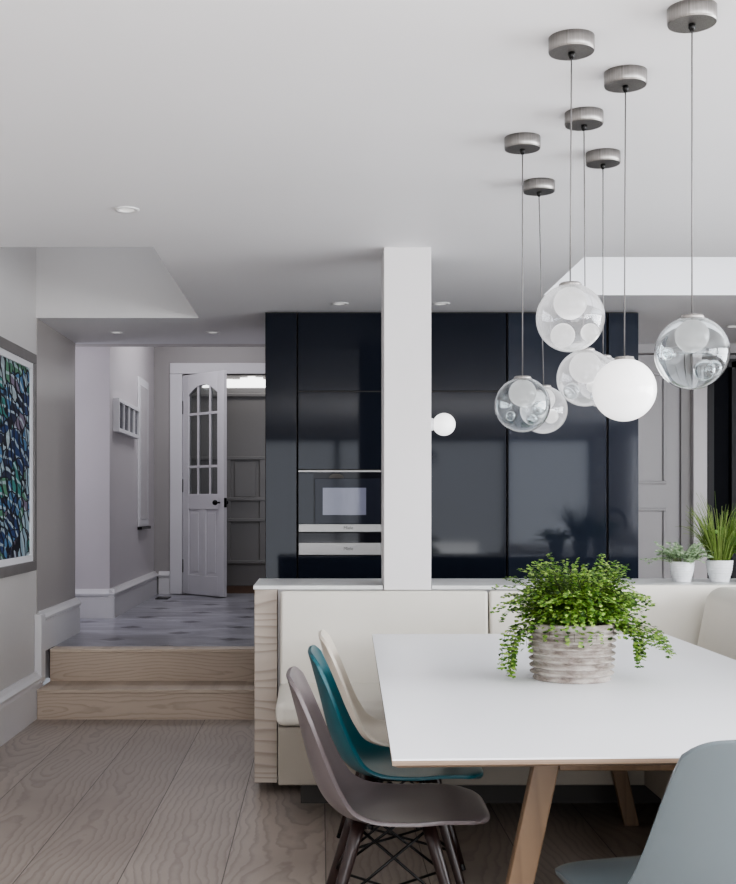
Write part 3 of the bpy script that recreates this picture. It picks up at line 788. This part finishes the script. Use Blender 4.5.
# ------------------------------------------------------------------ pendant cluster
def glass_ball(bm, c, r, th=.003, seg=48, rings=32):
    sphere(bm, c, r, seg, rings)
    g = bmesh.ops.create_uvsphere(bm, u_segments=seg, v_segments=rings, radius=r-th, matrix=Matrix.Translation(c))
    fs = set(f for v in g['verts'] for f in v.link_faces)
    return fs
def shell_obj(name, balls, m, parent):
    bm = bmesh.new(); inner = set()
    for c, r, th in balls: inner |= glass_ball(bm, c, r, th)
    off = wloc(parent); bmesh.ops.translate(bm, verts=bm.verts, vec=-off)
    bm.normal_update()
    bmesh.ops.reverse_faces(bm, faces=list(inner))
    me = bpy.data.meshes.new(name); bm.to_mesh(me); bm.free(); me.materials.append(m)
    me.polygons.foreach_set('use_smooth', [True]*len(me.polygons))
    o = bpy.data.objects.new(name, me); COL.objects.link(o); o.parent = parent; return o
def pendant(label, X, Y, Z, r, kind, lobes_white=(), lobes_clear=(), opal_r=.040, gx=0.0, opalmat='milk', gm='glass'):
    p = thing('pendant_light', label, 'pendant light', (X, Y, CZ), 'hanging cluster of glass globe pendants')
    bm = bmesh.new(); lathe(bm, [(0,CZ),(.055,CZ),(.055,CZ-.032),(.0535,CZ-.034),(.0535,CZ-.036),(0,CZ-.036)], X, Y, 48)
    c = obj('canopy', bm, M['brushed'], p); c.data.polygons.foreach_set('use_smooth', [abs(f.normal.z) < .5 for f in c.data.polygons])
    bm = bmesh.new(); lathe(bm, [(0,CZ-.036),(.008,CZ-.036),(.008,CZ-.044),(.004,CZ-.052),(0,CZ-.052)], X, Y, 14); obj('cord_grip', bm, M['black_metal'], c, smooth=True)
    top = Z + r
    bm = bmesh.new(); tube(bm, [(X,Y,CZ-.048),(X+gx*.5,Y,(CZ+top)/2),(X+gx,Y,top+.004)], .0019, 8); obj('cord', bm, M['cord'], p, smooth=True)
    X += gx
    if kind == 'opal':
        bm = bmesh.new(); sphere(bm, (X,Y,Z), r, 48, 32); obj('globe', bm, M['milk'], p, smooth=True)
        bm = bmesh.new(); lathe(bm, [(0,top+.004),(.024,top+.004),(.026,top-.004),(0,top-.004)], X, Y, 32); obj('collar', bm, M['brushed'], p)
        return p
    g = shell_obj('globe', [((X,Y,Z), r, .0028)], M[gm], p)
    bm = bmesh.new(); lathe(bm, [(0,top+.003),(.024,top+.003),(.027,top-.001),(.027,top-.006),(0,top-.006)], X, Y, 32); obj('collar', bm, M['brushed'], p)
    # opal bowl hanging inside from the collar
    oz = Z + r - opal_r - .006
    bm = bmesh.new(); prof = [(0, oz-opal_r)]
    for i in range(1, 15):
        a = -PI/2 + (PI*.86)*i/14; prof.append((opal_r*math.cos(a)*(1 if a<0 else 1), oz+opal_r*math.sin(a)))
    prof.append((0, prof[-1][1]))
    lathe(bm, prof, X, Y, 32); obj('opal_bowl', bm, M[opalmat], p, smooth=True)
    for (dx, dz, dy, rr) in lobes_white:
        bm = bmesh.new(); sphere(bm, (X+dx, Y+dy, Z+dz), rr, 28, 18); obj('inner_bubble', bm, M['milk'], p, smooth=True)
    for (dx, dz, dy, rr) in lobes_clear:
        shell_obj('inner_bubble', [((X+dx, Y+dy, Z+dz), rr, .002)], M['glass'], p)
    return p
def pz(y, Y): return 1.27+(505-y)*Y/1200
def pxx(x, Y): return (x-320)*Y/1200
pendant('clear globe pendant with two white inner bubbles, highest of the cluster', pxx(571.5,2.901), 2.901, pz(318,2.901), .082, 'clear',
        lobes_white=[(-.021,-.044,-.015,.029),(.043,-.038,-.02,.022)], lobes_clear=[(.058,.004,-.02,.016)], gx=-.003, gm='glass_lit')
pendant('solid white opal globe pendant in front of the cluster middle', pxx(625.5,3.133), 3.133, pz(390,3.133), .082, 'opal', gx=-.003)
pendant('clear globe pendant half hidden behind the solid white globe', pxx(584,3.457), 3.457, pz(378,3.457), .082, 'clear',
        lobes_white=[(.03,-.02,.02,.022)], lobes_clear=[(-.045,-.04,-.03,.024),(.02,-.055,-.03,.014)], opal_r=.046, gx=.004, gm='glass_lit')
pendant('clear smoky globe pendant farthest left, hanging lowest in front', pxx(522.5,3.691), 3.691, pz(405,3.691), .085, 'clear',
        lobes_clear=[(.045,-.012,-.03,.022),(.025,-.045,-.03,.018),(-.04,-.035,-.02,.016)], opal_r=.042, opalmat='milk2')
pendant('clear globe pendant at the very back, mostly hidden by the white globe', pxx(603,3.853), 3.853, pz(382,3.853), .082, 'clear',
        lobes_white=[(.02,.04,0,.03)], opal_r=.045, gm='glass_lit')
pendant('milky globe pendant overlapping behind the farthest left globe', pxx(539,4.195), 4.195, pz(410,4.195), .083, 'clear',
        lobes_white=[(.03,-.02,.02,.026)], lobes_clear=[(-.02,-.03,-.02,.02)], opal_r=.040, gx=.016, gm='glass_lit')
pendant('large clear globe pendant hanging alone at the far right', pxx(692,2.730), 2.730, pz(353,2.730), .083, 'clear',
        lobes_clear=[(.017,-.043,-.035,.024),(.043,-.036,-.02,.018),(-.05,.0,.02,.015)], opal_r=.038, opalmat='milk2')

# globe wall light on the right side of the column
gl = thing('globe_wall_light', 'small white globe wall light on the right side of the column', 'wall light', (.489, 5.36, 1.63))
bm = bmesh.new()
g = bmesh.ops.create_cone(bm, cap_ends=True, segments=28, radius1=.03, radius2=.026, depth=.018, matrix=Matrix.Translation((.498,5.36,1.63)) @ Matrix.Rotation(PI/2,4,'Y'))
obj('mount', bm, M['whiteframe'], gl)
bm = bmesh.new(); sphere(bm, (.554,5.36,1.63), .051, 32, 20); obj('globe', bm, M['milk'], gl, smooth=True)

# recessed downlights
def downlight(x, y, where, z=CZ):
    d = thing('downlight', where, 'downlight', (x, y, z), 'recessed ceiling downlights')
    bm = bmesh.new(); lathe(bm, [(.030,z-.001),(.030,z-.005),(.046,z-.006),(.048,z-.001)], x, y, 32); obj('trim_ring', bm, M['spot'], d, smooth=True)
    bm = bmesh.new(); lathe(bm, [(0,z-.002),(.031,z-.002)], x, y, 24); obj('lens', bm, M['lamp'], d)
downlight(-.737, 4.58, 'recessed downlight nearest the camera, in the ceiling in front of the roof light')
downlight(.113, 6.72, 'recessed downlight in the ceiling just left of the column top')
downlight(.68, 6.72, 'recessed downlight in the ceiling just right of the column top')
downlight(-.70, 7.84, 'recessed downlight above the hall steps, the right one of two')
downlight(-1.33, 7.84, 'faint recessed downlight above the hall steps, close to the left wall')
downlight(2.61, 7.58, 'recessed downlight in the kitchen ceiling at the far right edge')

# ------------------------------------------------------------------ plants
def leaf(bm, p, d, n, L, W, pts=3):
    """small folded leaf from p along d, face normal n"""
    d = d.normalized(); s = d.cross(n)
    s = s.normalized() if s.length > 1e-5 else Vector((1,0,0))
    up = s.cross(d)
    a = bm.verts.new(p); b = bm.verts.new(p + d*L*.55 + s*W*.5 + up*W*.12); c = bm.verts.new(p + d*L); e = bm.verts.new(p + d*L*.55 - s*W*.5 + up*W*.12)
    bm.faces.new((a,b,c)); bm.faces.new((a,c,e))
def fan(bm, p, d, n, L, W):
    d = d.normalized(); s = d.cross(n)
    s = s.normalized() if s.length > 1e-5 else Vector((1,0,0))
    up = s.cross(d)
    vs = [bm.verts.new(p)] + [bm.verts.new(p + d*L*k + s*W*q + up*W*h) for q, k, h in ((-.5,.62,.08),(-.28,.95,0),(0,1.03,-.05),(.28,.95,0),(.5,.62,.08))]
    bm.faces.new(vs)
rng = random.Random(7)
FX, FYY = .768, 3.66
fp = thing('potted_fern', 'leafy green maidenhair fern in a weathered ribbed clay pot on the table', 'plant', (FX, FYY, .74))
prof = [(0,.7405),(.116,.7405),(.119,.744)]
nr = 7; z0, z1 = .748, .886
for i in range(nr):
    za_ = z0+(z1-z0)*i/nr; zb_ = z0+(z1-z0)*(i+1)/nr; rb = .116+.010*i/nr
    prof += [(rb, za_+.001), (rb-.002, za_+.006), (rb+.001, za_+.010), (rb+.011, zb_-.007), (rb+.0125, zb_-.004), (rb+.009, zb_-.0015), (rb-.001, zb_)]
prof += [(.128,.888),(.1285,.903),(.131,.906),(.131,.912),(.124,.914),(.118,.910),(.116,.86),(0,.86)]
bm = bmesh.new(); lathe(bm, prof, FX, FYY, 64)
for v in bm.verts:
    a = math.atan2(v.co.y-FYY, v.co.x-FX); k = .985+.006*math.sin(3*a+v.co.z*6)+.003*math.sin(11*a+v.co.z*20)
    v.co.x = FX+(v.co.x-FX)*k; v.co.y = FYY+(v.co.y-FYY)*k
obj('pot', bm, M['fernpot'], fp, smooth=True)
bm = bmesh.new(); lathe(bm, [(.117,.885),(.08,.892),(0,.895)], FX, FYY, 32); obj('soil', bm, M['soil'], fp)
bl = bmesh.new(); bs = bmesh.new()
def frond(p0, az, lift, length, droop, dens=1.0, lw=.014, side=.05):
    """arching stem with side sprigs of fan leaflets"""
    dirh = Vector((math.cos(az), math.sin(az), 0)); pts = []; p = Vector(p0); ang = lift; n = 16
    for i in range(n+1):
        pts.append(p.copy())
        d = dirh*math.cos(ang) + Vector((0,0,1))*math.sin(ang)
        p = p + d*length/n
        ang -= droop/n*(.4+1.2*i/n)
        if ang < -PI/2+.08: ang = -PI/2+.08
    tube(bs, pts, .0011, 3, .0005, cap=False)
    for i in range(3, n+1):
        a = pts[i-1]; b_ = pts[i]; d = (b_-a).normalized()
        for sgn in (-1, 1):
            if rng.random() > dens: continue
            lat = d.cross(Vector((0,0,1)))
            lat = lat.normalized()*sgn if lat.length > .1 else Vector((-math.sin(az), math.cos(az), 0))*sgn
            sl = side*(1-.75*i/n)*rng.uniform(.6,1.1)
            nl = max(1, int(sl/.0125))
            q = b_.copy(); sd = (lat*.85 + d*.5 + Vector((0,0,rng.uniform(-.15,.25)))).normalized()
            for kk in range(nl):
                q2 = q + sd*.0125; sd = (sd + Vector((0,0,-.12))).normalized()
                for s2 in (-1, 1):
                    nn = Vector((rng.uniform(-.5,.5), rng.uniform(-.7,.3), 1)).normalized()
                    ld = (sd*.6 + sd.cross(nn)*s2*.8 + Vector((0,0,rng.uniform(-.3,.1)))).normalized()
                    sz = lw*rng.uniform(.7,1.15); fan(bl, q2, ld, nn, sz, sz*.95)
                q = q2
            nn = Vector((rng.uniform(-.4,.4), rng.uniform(-.7,.2), 1)).normalized(); sz = lw*rng.uniform(.7,1.1)
            fan(bl, q, sd, nn, sz, sz)
for i in range(260):
    az = rng.uniform(0, 2*PI); rr = .085*math.sqrt(rng.random())
    if math.cos(az) < -.55 and i % 2: continue
    p0 = (FX+rr*math.cos(az), FYY+rr*math.sin(az), .900)
    az2 = az + rng.uniform(-.5,.5)
    lift = R(rng.uniform(50, 90)); ln = rng.uniform(.13,.225)
    if i % 3 == 0: lift = R(rng.uniform(74, 92)); ln = rng.uniform(.16,.215)
    frond(p0, az2, lift, ln, R(rng.uniform(25,75) if i % 3 == 0 else rng.uniform(60,165)), .9, .0118, .048)
for (dx, az, lift, ln, dr) in ((-.10,178,10,.17,200),(-.09,190,30,.21,215),(-.10,200,15,.19,200),(-.105,172,-5,.16,165),(-.07,225,50,.21,210),(-.10,184,-15,.21,140),(-.10,196,25,.23,205),(-.10,208,10,.22,190),
                              (.11,-5,20,.16,175),(.10,-30,30,.19,185),(.11,-15,10,.15,170),(.09,-60,60,.18,190),(-.01,-95,50,.13,210),(.03,-85,50,.14,200),(-.05,-110,55,.12,205),(.10,-45,30,.20,190),(.10,-38,15,.19,175)):
    frond((FX+dx*.9, FYY-.02, .895), R(az), R(lift), ln, R(dr), .95, .012, .022)
for (az, lift, ln, dr) in ((-22,5,.21,62),(-34,0,.21,50),(-20,26,.20,95),(-10,14,.20,75),(-30,12,.225,80),(2,18,.15,95),(-36,20,.24,105)):
    frond((FX+.09, FYY-.03, .895), R(az), R(lift), ln, R(dr), .8, .012, .024)
# short inner growth hides the soil
for i in range(40):
    az = rng.uniform(0,2*PI); frond((FX+.07*math.cos(az), FYY+.07*math.sin(az), .89), az, R(rng.uniform(50,90)), rng.uniform(.08,.14), R(80), .9, .013, .04)
# keep leaves out of the tabletop
for bmx in (bl, bs):
    for v in bmx.verts:
        if v.co.z < .752: v.co.z = .752 + (.752-v.co.z)*.05
        if v.co.y < FYY+.2 and v.co.z < .9:
            dx, dy = v.co.x-FX, v.co.y-FYY; rr = math.hypot(dx, dy)
            if rr < .145: 
                k = .147/max(rr,.01) if v.co.z < .895 and rr > .10 else 1
                v.co.x = FX+dx*k; v.co.y = FYY+dy*k
obj('foliage', bl, M['fern'], fp); obj('stem', bs, M['stem'], fp)

def herb_pot(kind, label, x, y, r=.056, h=.095):
    z = .9165
    p = thing(kind, label, 'plant', (x, y, z))
    pr = [(0,z+.0005),(r*.68,z+.0005),(r*.70,z+.003)]
    n = 7
    for i in range(n):
        u = i/n; rr = r*(.72+.25*math.sin(u*PI/2)); zz = z+.006+(h-.018)*u
        pr += [(rr, zz), (rr+.0016, zz+.004), (rr+.0006, zz+.009)]
    pr += [(r*.98,z+h-.012),(r,z+h-.010),(r,z+h),(r*.93,z+h),(r*.91,z+h-.02),(0,z+h-.02)]
    bm = bmesh.new(); lathe(bm, pr, x, y, 40); obj('pot', bm, M['potwhite'], p, smooth=True)
    bm = bmesh.new(); lathe(bm, [(r*.91,z+h-.014),(0,z+h-.012)], x, y, 24); obj('soil', bm, M['soil'], p)
    return p, z+h-.014
# oregano
HY = 5.52
p, zt = herb_pot('potted_oregano', 'pale green oregano in a white ribbed pot on the worktop, left of the chives', 1.665, HY)
bl = bmesh.new(); bs = bmesh.new()
def sprig(x, y, z, az, lift, ln, lw, bl, bs, droop=.5, step=.011, rs=.0010):
    dirh = Vector((math.cos(az), math.sin(az), 0)); p = Vector((x,y,z)); ang = lift; pts=[p.copy()]; n=max(3,int(ln/step))
    for i in range(n):
        d = dirh*math.cos(ang)+Vector((0,0,math.sin(ang))); p = p+d*step; ang -= droop/n; pts.append(p.copy())
        if i < 2: continue
        for s in (-1,1):
            lat = (d.cross(Vector((rng.uniform(-.3,.3),rng.uniform(-.3,.3),1)))*s).normalized()
            leaf(bl, p, (lat+d*.5+Vector((0,0,rng.uniform(-.1,.3)))), Vector((rng.uniform(-.4,.4),-.5,1)).normalized(), lw*rng.uniform(.7,1.2), lw*rng.uniform(.6,.8))
    leaf(bl, p, d, Vector((0,-.6,1)), lw, lw*.7); tube(bs, pts, rs, 4, rs*.5, cap=False)
for i in range(72):
    az = rng.uniform(0,2*PI); rr=.035*math.sqrt(rng.random())
    sprig(1.665+rr*math.cos(az), HY+rr*math.sin(az), zt, az, R(rng.uniform(45,88)), rng.uniform(.06,.135), .020, bl, bs, R(rng.uniform(20,90)))
for az, lf, ln, dr in ((180,35,.15,60),(186,20,.17,25),(176,40,.14,80),(5,60,.12,60),(-3,50,.11,50)):
    sprig(1.665-.03 if az > 90 else 1.70, HY-.02, zt, R(az), R(lf), ln, .015, bl, bs, R(dr))
obj('foliage', bl, M['oregano'], p); obj('stem', bs, M['stem_g'], p)
# chives
CX = 1.838
p, zt = herb_pot('potted_chives', 'tall grassy chives in a white ribbed pot on the worktop, between the other herbs', CX, HY, .060, .100)
bl = bmesh.new()
for i in range(290):
    az = rng.uniform(0,2*PI); rr=.04*math.sqrt(rng.random()); ln = rng.uniform(.12,.30) if i < 265 else rng.uniform(.26,.36)
    dirh = Vector((math.cos(az), math.sin(az),0)); ang = R(rng.uniform(62,88)); q = Vector((CX+rr*math.cos(az),HY+rr*math.sin(az),zt)); n=7
    dr = R(rng.uniform(5,45)) if rng.random() < .8 else R(rng.uniform(60,110)); pts=[]
    for k in range(n+1):
        pts.append(q.copy()); q = q + (dirh*math.cos(ang)+Vector((0,0,math.sin(ang))))*ln/n; ang -= dr/n*(.3+1.4*k/n)
    tube(bl, pts, .0019, 4, .0006, cap=False)
obj('foliage', bl, M['chive'], p)
# basil
BX = 1.978
p, zt = herb_pot('potted_basil', 'broad leaved basil in a white ribbed pot at the right picture edge', BX, HY, .058, .098)
bl = bmesh.new(); bs = bmesh.new()
for i in range(34):
    az = rng.uniform(0,2*PI); rr=.035*math.sqrt(rng.random())
    sprig(BX+rr*math.cos(az), HY+rr*math.sin(az), zt, az, R(rng.uniform(50,88)), rng.uniform(.09,.20), .036, bl, bs, R(rng.uniform(10,60)), .018, .0016)
obj('foliage', bl, M['basil'], p); obj('stem', bs, M['stem_g'], p)

# ------------------------------------------------------------------ lights
def area(name, loc, rot, sx, sy, power, col=(1,1,1), spread=180):
    l = bpy.data.lights.new(name, 'AREA'); l.shape = 'RECTANGLE'; l.size = sx; l.size_y = sy; l.energy = power; l.color = col; l.spread = R(spread)
    o = bpy.data.objects.new(name, l); COL.objects.link(o); o.location = loc; o.rotation_euler = rot; return o
area('daylight_rear', (1.45,-3.3,1.15), (R(90),0,0), 4.8, 2.1, 62, (.93,.96,1))
area('daylight_right', (XR+.3,1.1,1.55), (0,R(90),0), 1.4, 6.8, 265, (.95,.97,1))
area('bounce_fill', (1.3,.2,1.5), (R(180),0,0), 3.2, 2.6, 75, (1,.99,.98))  # added light aimed upward to brighten the ceiling, not a room fixture
area('low_fill', (.9,-1.2,.45), (R(88),0,0), 2.2, .7, 13, (1,.99,.97))  # added fill behind the camera to brighten the floor under the table
area('daylight_roof', (-1.2,6.2,3.55), (0,0,0), .9, 1.8, 1.5, (.98,.98,1))
area('daylight_kitchen_roof', (2.4,5.96,2.93), (0,0,0), 2.2, .9, 4.5, (1,1,1))
area('daylight_hall', (-3.0,8.95,2.0), (0,R(-90),0), 1.6, .9, 10, (.88,.88,1))
area('hall_ceiling', (-1.0,10.4,3.25), (0,0,0), .8, 1.6, 14, (.96,.95,1))
area('porch_light', (-.6,12.8,3.1), (0,0,0), .8, .4, 3, (1,.97,.95))
wd_ = bpy.data.worlds.new('World'); scene.world = wd_; wd_.use_nodes = True
bg = wd_.node_tree.nodes['Background']; bg.inputs[0].default_value = (.80,.87,1,1); bg.inputs[1].default_value = .6

# ------------------------------------------------------------------ camera
cd = bpy.data.cameras.new('camera'); cam = bpy.data.objects.new('camera', cd); COL.objects.link(cam)
cam.location = (0,0,1.27); cam.rotation_euler = (R(90),0,0)
cd.sensor_fit = 'HORIZONTAL'; cd.sensor_width = 36; cd.lens = 1200/736*36
cd.shift_x = (368-320)/736; cd.shift_y = (505-442)/736
cd.clip_start = .05
scene.camera = cam
scene.view_settings.view_transform = 'AgX'
scene.view_settings.look = 'AgX - Medium High Contrast'
scene.view_settings.exposure = 0.8
cy = scene.cycles
cy.max_bounces = 12; cy.transmission_bounces = 12; cy.transparent_max_bounces = 12; cy.diffuse_bounces = 5
cy.caustics_reflective = False; cy.caustics_refractive = False
cy.sample_clamp_indirect = 6
cy.use_denoising = True
